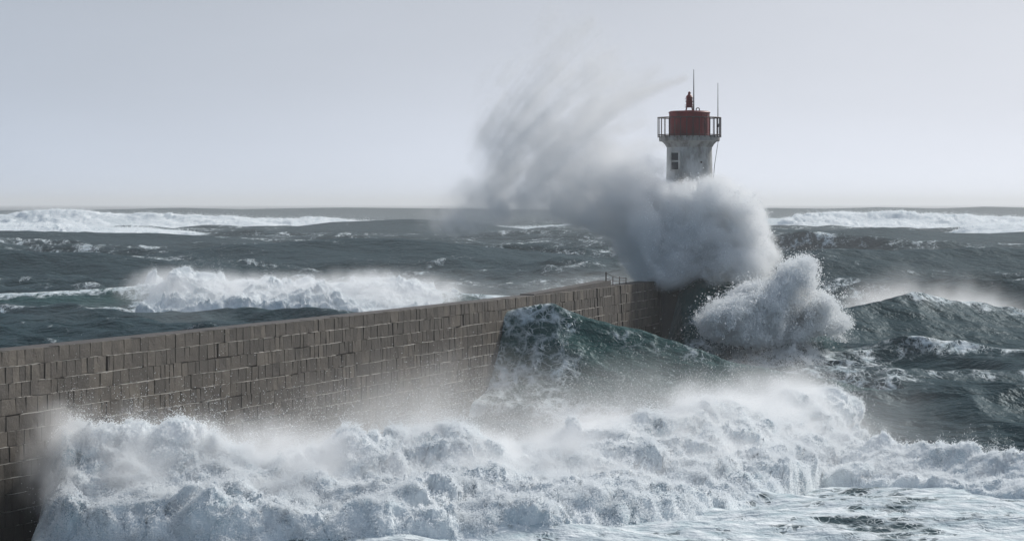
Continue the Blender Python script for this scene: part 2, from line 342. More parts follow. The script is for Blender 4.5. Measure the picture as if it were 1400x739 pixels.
for k in ('b1', 'b2', 'b3', 'b4'): add_foam(k, .78, -.85, .3)
trough = inx(900, 1230, X_, 235, 3) * sstep(208, 216, Y_) * (1 - sstep(240, 250, Y_)); foam = np.maximum(foam, .40 * trough)
me = grid_mesh('sea', np.stack([Px, Py, Pz], -1)); fattr(me, 'foam', np.clip(foam, 0, 1.2))
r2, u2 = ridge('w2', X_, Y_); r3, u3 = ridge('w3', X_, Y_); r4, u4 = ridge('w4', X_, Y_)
green = np.clip(sum(np.exp(-((u + .15) * 2.2) ** 2) * (r > .5) for r, u in ((r2, u2), (r3 * (X_ < 26), u3), (r4, u4))), 0, 1)  # mask for the see-through glow painted near the crests
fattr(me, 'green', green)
sea = link('sea', me, SEA); tag(sea, kind='structure')

# ------------------------------------------------------------------ stone pier
pier = empty('stone_pier', (float(pier_x(128.9)), 128.9, 0), 'long brown stone block pier wall running out to the lighthouse', 'pier')
_d = np.linspace(96, PIER_END, 900); _x = pier_x(_d); _s = np.concatenate([[0], np.cumsum(np.hypot(np.diff(_x), np.diff(_d)))])
S_END = _s[-1]
def pier_at(s):
    D = float(np.interp(s, _s, _d)); x = float(pier_x(D)); e = .5
    t = Vector((float(pier_x(D + e) - pier_x(D - e)), 2 * e, 0)).normalized(); return Vector((x, D, 0)), t, Vector((t.y, -t.x, 0))
def s_of_px(x):
    xs = CX + F * _x / _d; return float(np.interp(x, xs, _s))
BATTER = .05
# core behind the blocks
bm = bmesh.new(); prev = None
for s in np.linspace(0, S_END, 60):
    p, t, n = pier_at(s)
    ring = [bm.verts.new(p + n * (-.25 + BATTER * (PIER_Z + 4)) + Vector((0, 0, -4))), bm.verts.new(p - n * .25 + Vector((0, 0, PIER_Z - .06))),
            bm.verts.new(p - n * 1.5 + Vector((0, 0, PIER_Z - .06))), bm.verts.new(p - n * 2.2 + Vector((0, 0, -4)))]
    if prev:
        for i in range(3): bm.faces.new((prev[i], prev[i + 1], ring[i + 1], ring[i]))
    else: bm.faces.new(ring)
    prev = ring
bm.faces.new(prev[::-1]); bmesh.ops.recalc_face_normals(bm, faces=bm.faces)
core = bm_obj('wall_core', bm, STONE_DARK, pier)
# walkway slab on top
bm = bmesh.new(); prev = None
for s in np.linspace(0, S_END, 60):
    p, t, n = pier_at(s)
    ring = [bm.verts.new(p + n * o + Vector((0, 0, PIER_Z + z))) for o, z in ((-.52, -.09), (-.52, -.03), (-1.7, -.03), (-1.7, -.09))]
    if prev:
        for i in range(3): bm.faces.new((prev[i], prev[i + 1], ring[i + 1], ring[i]))
    prev = ring
bmesh.ops.recalc_face_normals(bm, faces=bm.faces)
bm_obj('walkway', bm, STONE_DARK, pier)
# block shapes
def block_bm(rough):
    bm = bmesh.new(); bmesh.ops.create_cube(bm, size=1)
    bmesh.ops.bevel(bm, geom=list(bm.edges), offset=.012, segments=1, affect='EDGES')
    for v in bm.verts:
        if v.co.y < -.3: v.co += Vector((random.uniform(-.02, .02), random.uniform(-.05, .03) * rough, random.uniform(-.025, .025)))
    return bm
BLOCKS = []
for i in range(14):
    b_ = block_bm(1.0); m_ = bpy.data.meshes.new('block'); b_.to_mesh(m_); b_.free(); m_.materials.append(STONE); BLOCKS.append(m_)
# lay the courses
SLOTS = [s_of_px(x) for x in (145, 296, 535, 632, 713)]
GROOVES = [s_of_px(x) for x in (784, 816, 848)]
courses = []; z = PIER_Z
for hgt in [.62, .66, .60, .64, .62, .58, .63, .60, .62, .64, .60, .62, .6, .6]:
    hgt *= 1.08; courses.append((z - hgt, z)); z -= hgt
laid = []      # (s0, s1, z0, z1)
for ci, (z0, z1) in enumerate(courses):
    s = -random.random()
    while s < S_END:
        w = random.choice((.48, .58, .68, .8, .9, 1.05, 1.2)) * random.uniform(.9, 1.1)
        if ci == 0: w *= 1.15
        e = min(s + w, S_END); wobble = 0
        cuts = [(s, e)]
        for g, gw, cs in [(q, .2, (1,)) for q in SLOTS] + [(q, .30, range(0, 14)) for q in GROOVES]:
            if ci in cs:
                nc = []
                for a, b in cuts:
                    if b <= g - gw / 2 or a >= g + gw / 2: nc.append((a, b)); continue
                    if g - gw / 2 - a > .12: nc.append((a, g - gw / 2))
                    if b - g - gw / 2 > .12: nc.append((g + gw / 2, b))
                cuts = nc
        for a, b in cuts:
            if b - a > .1: laid.append((max(a, 0), b, z0, z1))
        s = e
def joint_wave(s, z): return .014 * math.sin(s * .45 + z * 3) + .008 * math.sin(s * 1.3 + z * 7)
def block_matrix(s0, s1, z0, z1):
    c = (s0 + s1) / 2; p, t, n = pier_at(c); zc = (z0 + z1) / 2
    wob = joint_wave(c, z1) + random.uniform(-.012, .012)      # courses are not quite level
    dep = .5; prd = random.gauss(0, .006) + BATTER * (PIER_Z - zc)
    pos = p + n * (prd - dep / 2) + Vector((0, 0, zc + (wob if z1 < PIER_Z - .1 else random.uniform(-.012, .012))))
    rot = Matrix(((t.x, -n.x, 0), (t.y, -n.y, 0), (0, 0, 1))).to_4x4()
    tilt = Matrix.Rotation(random.gauss(0, .005), 4, 'X') @ Matrix.Rotation(random.gauss(0, .004), 4, 'Z')
    return Matrix.Translation(pos) @ rot @ tilt @ Matrix.Diagonal((s1 - s0 - random.uniform(.002, .011), dep, z1 - z0 - random.uniform(.018, .036), 1)), pos
def in_view(pos):
    x = CX + F * pos.x / pos.y; y = YH + F * (HC - pos.z) / pos.y
    return -6 < x < 1400 and y < (745 if x < 75 else 600) and x < 690
items = []
for q in laid:
    M, pos = block_matrix(*q); vis = in_view(pos); items.append(((q[1] - q[0]) * (q[3] - q[2]) / pos.y ** 2 if vis else 0, M, pos))
items.sort(key=lambda a: -a[0])
for k, (_, M, pos) in enumerate(items[:300]):
    o = link('block', random.choice(BLOCKS), None, pier); o.matrix_world = M
    o.matrix_parent_inverse = Matrix(); o.matrix_basis = Matrix.Translation(-Vector(pier.location)) @ M
rest_v, rest_f = [], []
tmpl = [(np.array([v.co for v in m.vertices]), [tuple(p.vertices) for p in m.polygons]) for m in BLOCKS]
off = 0
for _, M, pos in items[300:]:
    V, Fc = tmpl[random.randrange(len(tmpl))]; A = np.array(M)
    rest_v.append(V @ A[:3, :3].T + A[:3, 3]); rest_f += [tuple(i + off for i in f) for f in Fc]; off += len(V)
me = bpy.data.meshes.new('block_courses'); me.from_pydata(np.concatenate(rest_v).tolist(), [], rest_f)
tag(link('block_courses', me, STONE, pier), kind='stuff')
# broken pale mortar lines between courses, with the ledges' sunlight put into their colour
bm = bmesh.new()
for ci, (z0, z1) in enumerate(courses[1:], 1):
    s = random.random() * 2
    while s < S_END - 1:
        run = random.uniform(1.2, 9); e = min(s + run, S_END - .8)
        if not any(abs(g - q) < .2 for g in GROOVES for q in (s, e)) and random.random() < .82:
            prev = None; k = max(3, int((e - s) / .35))
            for i in range(k + 1):
                q = s + (e - s) * i / k; p, t, n = pier_at(q); th = random.uniform(.008, .022) * (0.3 if i in (0, k) else 1); zz = z1 + joint_wave(q, z1)
                o = BATTER * (PIER_Z - zz) - .006 + random.uniform(-.012, .012)
                ring = [bm.verts.new(p + n * (o + a) + Vector((0, 0, zz + b_ * th))) for a, b_ in ((-.3, -1), (0, -1), (.012, .2), (-.01, 1), (-.3, 1))]
                if prev:
                    for j in range(4): bm.faces.new((prev[j], prev[j + 1], ring[j + 1], ring[j]))
                prev = ring
        s = e + random.uniform(.05, 1.2)
bmesh.ops.recalc_face_normals(bm, faces=bm.faces); tag(bm_obj('lit_ledge_mortar', bm, LIT_MORTAR, pier), kind='stuff')
# pier head: wider round end below the lighthouse
def lathe(prof, seg=48, cx=0., cy_=0., smooth_close=True):
    bm = bmesh.new(); rings = []
    for r, z in prof:
        rings.append([bm.verts.new((cx + r * math.cos(2 * math.pi * i / seg), cy_ + r * math.sin(2 * math.pi * i / seg), z)) for i in range(seg)])
    for a, b in zip(rings, rings[1:]):
        for i in range(seg): bm.faces.new((a[i], a[(i + 1) % seg], b[(i + 1) % seg], b[i]))
    bm.faces.new(rings[0][::-1]); bm.faces.new(rings[-1]); bmesh.ops.recalc_face_normals(bm, faces=bm.faces); return bm
bm = lathe([(4.6, -4), (4.1, PIER_Z - .45), (4.25, PIER_Z - .4), (4.25, PIER_Z + .05)], 56, LIGHT_X + .3, LIGHT_D + .6)
bm_obj('pier_head', bm, STONE_DARK, pier)
def box_bm(bm, c, size, rot=None):
    r = bmesh.ops.create_cube(bm, size=1); M = Matrix.Translation(c) @ (rot.to_4x4() if rot else Matrix()) @ Matrix.Diagonal((*size, 1))
    bmesh.ops.transform(bm, matrix=M, verts=r['verts']); return r['verts']
# end pilaster and the raised ramp slab behind the far stretch
p, t, n = pier_at(S_END - .35); rot = Matrix(((t.x, -n.x, 0), (t.y, -n.y, 0), (0, 0, 1)))
bm = bmesh.new(); box_bm(bm, p + n * -.3 + Vector((0, 0, PIER_Z / 2 - 1)), (.7, 1.1, PIER_Z + 2.3), rot); bmesh.ops.bevel(bm, geom=list(bm.edges), offset=.05, segments=2, affect='EDGES')
bm_obj('end_pilaster', bm, STONE_DARK, pier)
bm = bmesh.new(); prev = None; sa, sb = s_of_px(742), s_of_px(846)
for s in np.linspace(sa, sb, 16):
    p, t, n = pier_at(s); h = .04 + .36 * (s - sa) / (sb - sa)
    ring = [bm.verts.new(p + n * o + Vector((0, 0, PIER_Z + z))) for o, z in ((-.6, -.1), (-.6, h), (-1.6, h), (-1.6, -.1))]
    if prev:
        for i in range(3): bm.faces.new((prev[i], prev[i + 1], ring[i + 1], ring[i]))
    else: bm.faces.new(ring)
    prev = ring
bm.faces.new(prev[::-1]); bmesh.ops.recalc_face_normals(bm, faces=bm.faces); bm_obj('ramp', bm, STONE_DARK, pier)

# ------------------------------------------------------------------ simple paints
def paint(name, col, rough=.5, metal=0, var=.25, scale=1.5, dirt=None, bmp=.02):
    m, t, b, N, L = mat(name)
    geo = N('ShaderNodeNewGeometry'); pos = geo.outputs['Position']
    mpz = N('ShaderNodeMapping'); mpz.inputs['Scale'].default_value = (1, 1, .35); L(pos, mpz.inputs[0])
    n1 = noise(N, L, scale, 7, mpz.outputs[0], .7); n2 = noise(N, L, scale * 6, 5, pos, .65)
    d = dirt or tuple(c * (1 - var * 2) for c in col)
    c = ramp(N, L, n1.outputs['Fac'], [(.36, d), (.56, col), (.8, tuple(min(1, x * (1 + var * .4)) for x in col))])
    L(c, b.inputs['Base Color']); b.inputs['Roughness'].default_value = rough; b.inputs['Metallic'].default_value = metal
    L(bump(N, L, n2.outputs['Fac'], bmp, .8), b.inputs['Normal']); return m
WHITE = paint('weathered_white_render', (.46, .47, .47), .75, 0, .3, .9, (.20, .195, .18), .03)
GREYC = paint('grey_concrete', (.33, .33, .32), .8, 0, .3, 1.6, (.14, .13, .12))
RED = paint('red_paint', (.20, .010, .012), .5, 0, .25, 1.4, (.10, .008, .009))
IRON = paint('dark_rusty_iron', (.07, .045, .04), .6, .2, .3, 4)
GLASS = paint('dark_pane', (.02, .025, .03), .12, 0, .1, 2, None, .004)
FRAMEW = paint('pale_frame', (.5, .5, .48), .6)
STEEL = paint('grey_steel', (.10, .10, .11), .5, .6, .2, 3)

def tube(bm, pts, r, seg=8):
    pts = [Vector(p) for p in pts]; prev = None
    for i, p in enumerate(pts):
        d = (pts[min(i + 1, len(pts) - 1)] - pts[max(i - 1, 0)]).normalized(); u = d.orthogonal().normalized(); v = d.cross(u)
        rr = r[i] if isinstance(r, (list, tuple)) else r
        ring = [bm.verts.new(p + (u * math.cos(2 * math.pi * k / seg) + v * math.sin(2 * math.pi * k / seg)) * rr) for k in range(seg)]
        if prev:
            q = min(range(seg), key=lambda k: (prev[0].co - ring[k].co).length); ring = ring[q:] + ring[:q]
            for k in range(seg): bm.faces.new((prev[k], prev[(k + 1) % seg], ring[(k + 1) % seg], ring[k]))
        else: bm.faces.new(ring[::-1])
        prev = ring
    bm.faces.new(prev)

# ------------------------------------------------------------------ lighthouse
K = LIGHT_D / F                                             # metres per photo pixel at the lighthouse
def lz(y): return pz(y, LIGHT_D)
house = empty('lighthouse', (LIGHT_X, LIGHT_D, PIER_Z), 'white round lighthouse with dark red lantern drum above the spray', 'lighthouse')
LX, LY = LIGHT_X, LIGHT_D
zt = lz(196); zd0, zd1 = lz(194), lz(186)
bm = lathe([(2.12, PIER_Z), (2.04, PIER_Z + 3), (1.90, zt - 2.4), (1.86, zt - .3), (1.86, zt + .02)], 64, LX, LY)
tower = bm_obj('tower', bm, WHITE, house, True)
bm = lathe([(1.862, zt - .32), (1.93, zt - .26), (2.0, zt - .12), (2.22, zd0 + .0), (2.46, zd0 + .05), (2.5, zd0 + .12), (2.5, zd1 - .08), (2.56, zd1 - .06), (2.56, zd1)], 64, LX, LY)
gal = bm_obj('gallery', bm, GREYC, house)
bm = lathe([(1.66, zd1 + .004), (1.66, lz(154)), (1.60, lz(152.2)), (1.5, lz(151.8))], 64, LX, LY)
drum = bm_obj('lantern_drum', bm, RED, house, False)
bm = lathe([(1.69, lz(155.2)), (1.72, lz(154.6)), (1.72, lz(153.6)), (1.69, lz(153))], 64, LX, LY); bm_obj('cornice', bm, RED, drum)
# vertical seams of the drum
for i in range(16):
    a = 2 * math.pi * (i + .5) / 16; bm = bmesh.new()
    tube(bm, [(LX + 1.665 * math.cos(a), LY + 1.665 * math.sin(a), zd1 + .01), (LX + 1.665 * math.cos(a), LY + 1.665 * math.sin(a), lz(155))], .02, 6); bm_obj('seam', bm, RED, drum)
# railing: posts, rails
rail = bpy.data.objects.new('railing', None)
RR = 2.60; zr0, zr1 = zd1 - .02, lz(161)
bm = bmesh.new(); ring = [(LX + RR * math.cos(2 * math.pi * i / 48), LY + RR * math.sin(2 * math.pi * i / 48), zr1) for i in range(49)]; tube(bm, ring, .045, 8)
rail = bm_obj('top_rail', bm, IRON, house)
bm = bmesh.new(); tube(bm, [(x, y, zr0 + .12) for x, y, _ in ring], .03, 6); bm_obj('bottom_rail', bm, IRON, house)
post_me = None
for i in range(32):
    a = 2 * math.pi * (i + .3) / 32
    if post_me is None:
        bm = bmesh.new(); tube(bm, [(0, 0, zr0 - .10), (0, 0, zr1)], .032, 6); post_me = bpy.data.meshes.new('baluster'); bm.to_mesh(post_me); bm.free(); post_me.materials.append(IRON)
    o = link('baluster', post_me, None, house); o.matrix_parent_inverse = Matrix(); o.location = (RR * math.cos(a), RR * math.sin(a), -PIER_Z)
# red light on top
zb = lz(152)
bm = lathe([(.36, zb + .30), (.36, zb + .36), (.28, zb + .38), (.27, zb + .75), (.34, zb + .77), (.34, zb + .83), (.27, zb + .85), (.24, zb + 1.08), (.31, zb + 1.10), (.31, zb + 1.14), (.2, zb + 1.3), (.1, zb + 1.4), (.12, zb + 1.46), (.11, zb + 1.55), (.04, zb + 1.62)], 24, LX, LY)
beacon = bm_obj('beacon_light', bm, RED, house)
for i in range(4):
    a = math.pi / 4 + i * math.pi / 2; bm = bmesh.new(); tube(bm, [(LX + .42 * math.cos(a), LY + .42 * math.sin(a), zb - .02), (LX + .30 * math.cos(a), LY + .30 * math.sin(a), zb + .31)], .045, 6); bm_obj('leg', bm, RED, beacon)
bm = lathe([(.30, zb - .01), (.30, zb + .07)], 20, LX, LY); bm_obj('base_plate', bm, RED, beacon)
for zz in (.5, 1.0):
    bm = bmesh.new(); tube(bm, [(LX + .37 * math.cos(2 * math.pi * i / 20), LY + .37 * math.sin(2 * math.pi * i / 20), zb + zz) for i in range(21)], .022, 6); bm_obj('guard_ring', bm, RED, beacon)
# loop vent beside it
bm = bmesh.new(); tube(bm, [(LX + .68 + .14 * math.cos(a), LY - .3, zb + .12 + .14 * math.sin(a)) for a in np.linspace(-.6, math.pi + .6, 12)], .04, 6); bm_obj('vent_loop', bm, IRON, house)
# aerials
def aerial(xp, y0, y1, yy, r0):
    X = LX + (xp - 942.5) * K; bm = bmesh.new()
    tube(bm, [(X, LY + yy, lz(y0)), (X, LY + yy, lz(y0 * .45 + y1 * .55)), (X, LY + yy, lz(y1))], [r0, r0 * .75, r0 * .4], 8); return bm_obj('aerial', bm, STEEL, house)
aerial(948.3, 153, 95, -.2, .055)
a2 = aerial(980.5, 193, 114, -.9, .045)
bm = bmesh.new(); box_bm(bm, Vector((LX + 38 * K, LY - .9, lz(172))), (.16, .16, .3)); bmesh.ops.bevel(bm, geom=list(bm.edges), offset=.02, affect='EDGES'); bm_obj('bracket', bm, STEEL, a2)
# cable hanging from the gallery to the shaft
bm = bmesh.new(); tube(bm, [(LX + 2.32, LY - 1.0, lz(192)), (LX + 2.2, LY - 1.0, lz(205)), (LX + 2.02, LY - .9, lz(225)), (LX + 1.9, LY - .8, lz(250))], .025, 6); bm_obj('cable', bm, STEEL, house)
# window in the shaft: two stacked panes in a pale frame
wx0, wx1, wz1, wz0 = LX + (917.5 - 942.5) * K, LX + (927 - 942.5) * K, lz(208), lz(233)
wc = Vector(((wx0 + wx1) / 2 - LX, -math.sqrt(max(.1, 1.87 ** 2 - ((wx0 + wx1) / 2 - LX) ** 2)), 0)); wn_ = wc.normalized(); wt = Vector((-wn_.y, wn_.x, 0))
wrot = Matrix(((wt.x, -wn_.x, 0), (wt.y, -wn_.y, 0), (0, 0, 1))); base = Vector((LX, LY, 0)) + wn_ * 1.9
ww = .86
bm = bmesh.new(); zm = (wz0 + wz1) / 2
for dx, dz, sx, sz in ((-ww / 2, 0, .13, wz1 - wz0), (ww / 2, 0, .13, wz1 - wz0), (0, (wz1 - wz0) / 2, ww + .13, .12), (0, -(wz1 - wz0) / 2, ww + .13, .12), (0, 0, ww - .14, .1)):
    box_bm(bm, base + wt * dx + Vector((0, 0, zm + dz)), (sx, .16, sz - .001), wrot)
win = bm_obj('window', bm, FRAMEW, house)
for s in (-1, 1):
    bm = bmesh.new(); box_bm(bm, base - wn_ * .03 + Vector((0, 0, zm + s * (wz1 - wz0) / 4)), (ww - .12, .10, (wz1 - wz0) / 2 - .16), wrot); bm_obj('pane', bm, GLASS, win)
bm = bmesh.new(); box_bm(bm, Vector((LX + 14.5 * K, LY - 1.70, lz(222))), (.14, .3, .14)); bmesh.ops.bevel(bm, geom=list(bm.edges), offset=.03, affect='EDGES'); bm_obj('wall_vent', bm, IRON, house)

# small guard rail near the end of the pier
sA, sB = s_of_px(841), s_of_px(868)
gp = pier_at(sA)[0] + pier_at(sA)[2] * -.7
grd = empty('guard_rail', (gp.x, gp.y, PIER_Z), 'small dark iron guard rail on the pier top beside the plume', 'railing')
for i, s in enumerate(np.linspace(sA, sB, 4)):
    p, t, n = pier_at(s); q = p - n * .7; h = 1.05 if i == 0 else .8 - .1 * i; bm = bmesh.new(); tube(bm, [(q.x, q.y, PIER_Z - .06), (q.x, q.y, PIER_Z + h)], .05 if i == 0 else .03, 6); bm_obj('post', bm, IRON, grd)
for hA, hB in ((.98, .45), (.6, .25)):
    bm = bmesh.new(); pts = []
    for k in np.linspace(0, 1, 6):
        p, t, n = pier_at(sA + (sB - sA) * k); q = p - n * .7; pts.append((q.x, q.y, PIER_Z + hA + (hB - hA) * k - .15 * math.sin(k * math.pi)))
    tube(bm, pts, .022, 6); bm_obj('rail', bm, IRON, grd)

# ------------------------------------------------------------------ foam, droplets, spray
def points_obj(name, P, rad, parent=None):
    me = bpy.data.meshes.new(name); n = len(P); me.vertices.add(n); me.vertices.foreach_set('co', P.astype(np.float32).ravel()); fattr(me, 'rad', rad)
    me.materials.append(DROP); o = link(name, me, None, None)
    if parent: o.parent = parent
    g = bpy.data.node_groups.get('droplet_points')
    if g is None:
        g = bpy.data.node_groups.new('droplet_points', 'GeometryNodeTree')
        g.interface.new_socket('Geometry', in_out='INPUT', socket_type='NodeSocketGeometry'); g.interface.new_socket('Geometry', in_out='OUTPUT', socket_type='NodeSocketGeometry')
        gi = g.nodes.new('NodeGroupInput'); go = g.nodes.new('NodeGroupOutput'); mp_ = g.nodes.new('GeometryNodeMeshToPoints'); na = g.nodes.new('GeometryNodeInputNamedAttribute'); na.data_type = 'FLOAT'; na.inputs[0].default_value = 'rad'
        sm = g.nodes.new('GeometryNodeSetMaterial'); sm.inputs['Material'].default_value = DROP
        g.links.new(gi.outputs[0], mp_.inputs[0]); g.links.new(na.outputs[0], mp_.inputs['Radius']); g.links.new(mp_.outputs[0], sm.inputs[0]); g.links.new(sm.outputs[0], go.inputs[0])
    o.modifiers.new('points', 'NODES').node_group = g
    return o
def volume_obj(name, lo, hi, res, fn, mat_, label, cat='spray'):
    """a cloud of spray: density fn(X, Y, Z) on a grid of voxels about `res` metres wide"""
    nx, ny, nz = (max(4, int((h - l) / res) + 1) for l, h in zip(lo, hi))
    ax = [np.linspace(l, h, n, dtype=np.float32) for l, h, n in zip(lo, hi, (nx, ny, nz))]
    arr = fn(ax[0][:, None, None], ax[1][None, :, None], ax[2][None, None, :]).astype(np.float32)
    arr = np.where(arr > .004, arr, 0)
    me = bpy.data.meshes.new(name); me.vertices.add(arr.size)
    co = np.empty((nx, ny, nz, 3), np.float32); co[..., 0] = ax[0][:, None, None]; co[..., 1] = ax[1][None, :, None]; co[..., 2] = ax[2][None, None, :]
    me.vertices.foreach_set('co', co.ravel()); fattr(me, 'dens', arr)
    me.materials.append(mat_); ob = link(name, me); tag(ob, label, cat, 'stuff')
    ng = bpy.data.node_groups.new(name, 'GeometryNodeTree')
    ng.interface.new_socket('Geometry', in_out='INPUT', socket_type='NodeSocketGeometry'); ng.interface.new_socket('Geometry', in_out='OUTPUT', socket_type='NodeSocketGeometry')
    N = ng.nodes.new; L = ng.links.new
    gi = N('NodeGroupInput'); go = N('NodeGroupOutput'); vc = N('GeometryNodeVolumeCube'); vc.inputs['Min'].default_value = lo; vc.inputs['Max'].default_value = hi
    for k, v in zip(('Resolution X', 'Resolution Y', 'Resolution Z'), (nx, ny, nz)): vc.inputs[k].default_value = v
    def vmn(op, a, b):
        n = N('ShaderNodeVectorMath'); n.operation = op; L(a, n.inputs[0]); n.inputs[1].default_value = b; return n
    p = N('GeometryNodeInputPosition'); a = vmn('SUBTRACT', p.outputs[0], lo); a = vmn('MULTIPLY', a.outputs[0], [(n - 1) / (h - l) for n, h, l in zip((nx, ny, nz), hi, lo)])
    a = vmn('ADD', a.outputs[0], (.5, .5, .5)); fl = N('ShaderNodeVectorMath'); fl.operation = 'FLOOR'; L(a.outputs[0], fl.inputs[0]); a = vmn('DOT_PRODUCT', fl.outputs[0], (ny * nz, nz, 1))
    na = N('GeometryNodeInputNamedAttribute'); na.data_type = 'FLOAT'; na.inputs[0].default_value = 'dens'
    si = N('GeometryNodeSampleIndex'); si.data_type = 'FLOAT'; si.domain = 'POINT'
    L(gi.outputs[0], si.inputs['Geometry']); L(na.outputs[0], si.inputs['Value']); L(a.outputs['Value'], si.inputs['Index']); L(si.outputs[0], vc.inputs['Density'])
    sm = N('GeometryNodeSetMaterial'); sm.inputs['Material'].default_value = mat_; L(vc.outputs[0], sm.inputs[0]); L(sm.outputs[0], go.inputs[0])
    ob.modifiers.new('cloud', 'NODES').node_group = ng
    return ob, arr, ax

def foam_body(name, wave, x0, x1, D, u0, u1, nu, nv, amp, size, label, ndrops, drop_r, fling, taper=.12, sink=.35, seed=1, lift=0.0, skin=True, octv=6, gain=.52):
    """tumbling foam over an explicit wave: a bulging skin plus droplets thrown off it"""
    rng = np.random.default_rng(seed)
    def surf(a, b):
        wx, wd, wz, wf, wb = _W[wave]
        X = px(x0, D) + (px(x1, D) - px(x0, D)) * a; u = u0 + (u1 - u0) * b
        Y = np.interp(X, wx, wd) + np.where(u < 0, u * np.interp(X, wx, wf), u * np.interp(X, wx, wb))
        return X, Y
    def full(a, b):
        X, Y = surf(a, b); e = .4
        H = ridge(wave, X, Y)[0]; gx = (ridge(wave, X + e, Y)[0] - ridge(wave, X - e, Y)[0]) / (2 * e); gy = (ridge(wave, X, Y + e)[0] - ridge(wave, X, Y - e)[0]) / (2 * e)
        nrm = np.stack([-gx, -gy * 1.6, np.ones_like(gx)], -1); nrm /= np.linalg.norm(nrm, axis=-1, keepdims=True)
        tn = 1 + .6 * np.clip(fract(X + 7, Y, 5, size * 8), -1.2, 1.2); tp = np.clip(taper * tn, .5 * taper, .5)
        win = sstep(0, 1, a / tp) * sstep(0, 1, (1 - a) / tp) * sstep(0, .14, b) * (1 - sstep(.8, 1, b))
        if wave == 'w1': win = win * sstep(0, .7, X - w1_edge(Y))
        big = np.clip(.75 + .3 * fract(X, Y, H, size * 9), .3, 1.3)
        wx_ = X + .22 * size * fract(X, Y, H + 11, size * 3); wy_ = Y + .22 * size * fract(X + 23, Y, H, size * 3); q = 8 / (size * .42)
        strand = np.clip(1 - 1.7 * np.abs(samp3(BAND, wx_ * q, wy_ * q * .6, H * q)), 0, 1) ** 2 * np.clip(.5 + .6 * fract(X, Y + 9, H, size * 5), 0, 1)
        lump = np.tanh(.8 * billow(wx_, (wy_ + H * .7) * .6, H * 1.2, size * 1.6, 3, .42)); small = np.tanh(.7 * billow(wx_ + 31, (wy_ + H) * .7, H * 1.5, size * .5, max(octv - 2, 2), gain))
        d = .06 * strand + 1.0 * lump + .24 * small * (.4 + lump)
        disp = win * amp * (.25 + .75 * d) * big + lift * win
        P = np.stack([X, Y, H - sink * 1.8 * (1 - win) - .05], -1) + nrm * disp[..., None]
        # the crumpled skin is pushed sideways a little too, so that bulges overhang
        P[..., 0] += win * amp * .12 * fract(X + 40, Y, H, size * 3); P[..., 1] += win * amp * .12 * fract(X, Y + 40, H, size * 3)
        return P, nrm, win, d, big
    A, B = np.meshgrid(np.linspace(0, 1, nu), np.linspace(0, 1, nv))
    P, nrm, win, d, big = full(A, B)
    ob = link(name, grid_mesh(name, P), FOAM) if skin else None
    if ob: tag(ob, label, 'foam', 'stuff')
    if ndrops:
        a = rng.random(ndrops * 2); b = rng.random(ndrops * 2)
        P, nrm, win, d, big = full(a, b)
        X, Y, Z = P[:, 0], P[:, 1], P[:, 2]
        clump = np.clip(.45 + .45 * fract(X, Y, Z, 7) + .5 * (d - .8), 0, 1.5)
        keep = rng.random(len(a)) < np.maximum(clump, .3) * np.clip(win, 0, 1) ** .3 * .8
        P, nrm, clump, b = P[keep][:ndrops], nrm[keep][:ndrops], clump[keep][:ndrops], b[keep][:ndrops]; n = len(P)
        t = np.minimum(rng.exponential(1, n), 3.2) * fling * (.12 + .6 * clump ** 2) * np.where(rng.random(n) < .8, .18, 1.0)
        crest = np.exp(-((b - (-u0) / (u1 - u0)) * 5) ** 2)
        dirv = nrm * .7 + np.stack([np.full(n, .0), np.full(n, .05), .5 + .8 * crest], -1) + rng.normal(0, .25, (n, 3))
        P = P + dirv * t[:, None] + rng.normal(0, 2.2 * drop_r, (n, 3))
        dp = points_obj('droplets' if ob else 'burst_drops', P, drop_r * np.minimum(np.exp(rng.normal(-.3, .45, n)), 1.6) * (.45 + .55 * np.exp(-t / (8 * drop_r))), ob)
        if not ob: tag(dp, label, 'spray', 'stuff')
    return ob

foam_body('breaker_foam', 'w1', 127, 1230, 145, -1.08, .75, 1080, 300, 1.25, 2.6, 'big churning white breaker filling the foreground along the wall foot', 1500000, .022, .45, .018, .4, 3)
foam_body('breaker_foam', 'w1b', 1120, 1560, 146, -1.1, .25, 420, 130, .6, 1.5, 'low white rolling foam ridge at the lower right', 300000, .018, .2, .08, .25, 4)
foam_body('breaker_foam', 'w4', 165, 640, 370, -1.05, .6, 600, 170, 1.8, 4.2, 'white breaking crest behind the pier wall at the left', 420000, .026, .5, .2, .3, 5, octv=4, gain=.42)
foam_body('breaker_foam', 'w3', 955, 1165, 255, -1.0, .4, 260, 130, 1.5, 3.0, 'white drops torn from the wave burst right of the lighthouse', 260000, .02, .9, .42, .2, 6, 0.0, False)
for i, (k, a, b_) in enumerate((('b1', -80, 640), ('b2', 1000, 1480), ('b3', -80, 300), ('b4', 1290, 1480))):
    foam_body('breaker_foam', k, a, b_, 1500 if k in ('b1', 'b2') else 1150, -1.0, .4, 420, 40, 1.8, 20, ['far white surf line on the horizon left of the plume', 'far white surf line on the horizon right of the lighthouse', 'nearer strip of far white surf at the left edge', 'nearer strip of far white surf at the right edge'][i], 60000, .09, 2.0, .2, 1.2, 7 + i)

# --- single drops in the air above the foreground breaker
n = 90000; xs = RNG.uniform(-14, 17, n); ys = RNG.uniform(139, 188, n); zs = 1.2 + RNG.exponential(.9, n) + .8 * np.clip(xs / 15, 0, 1)
kp = (fract(xs, ys, zs, 16) + .6 * RNG.standard_normal(n) > .25) & (zs < 6) & (xs > pier_x(ys) + .2)
dr = points_obj('flying_drops', np.stack([xs, ys, zs], -1)[kp], .011 * np.exp(RNG.normal(-.2, .4, int(kp.sum())))); tag(dr, 'loose white drops flying over the green wave by the wall', 'spray', 'stuff')
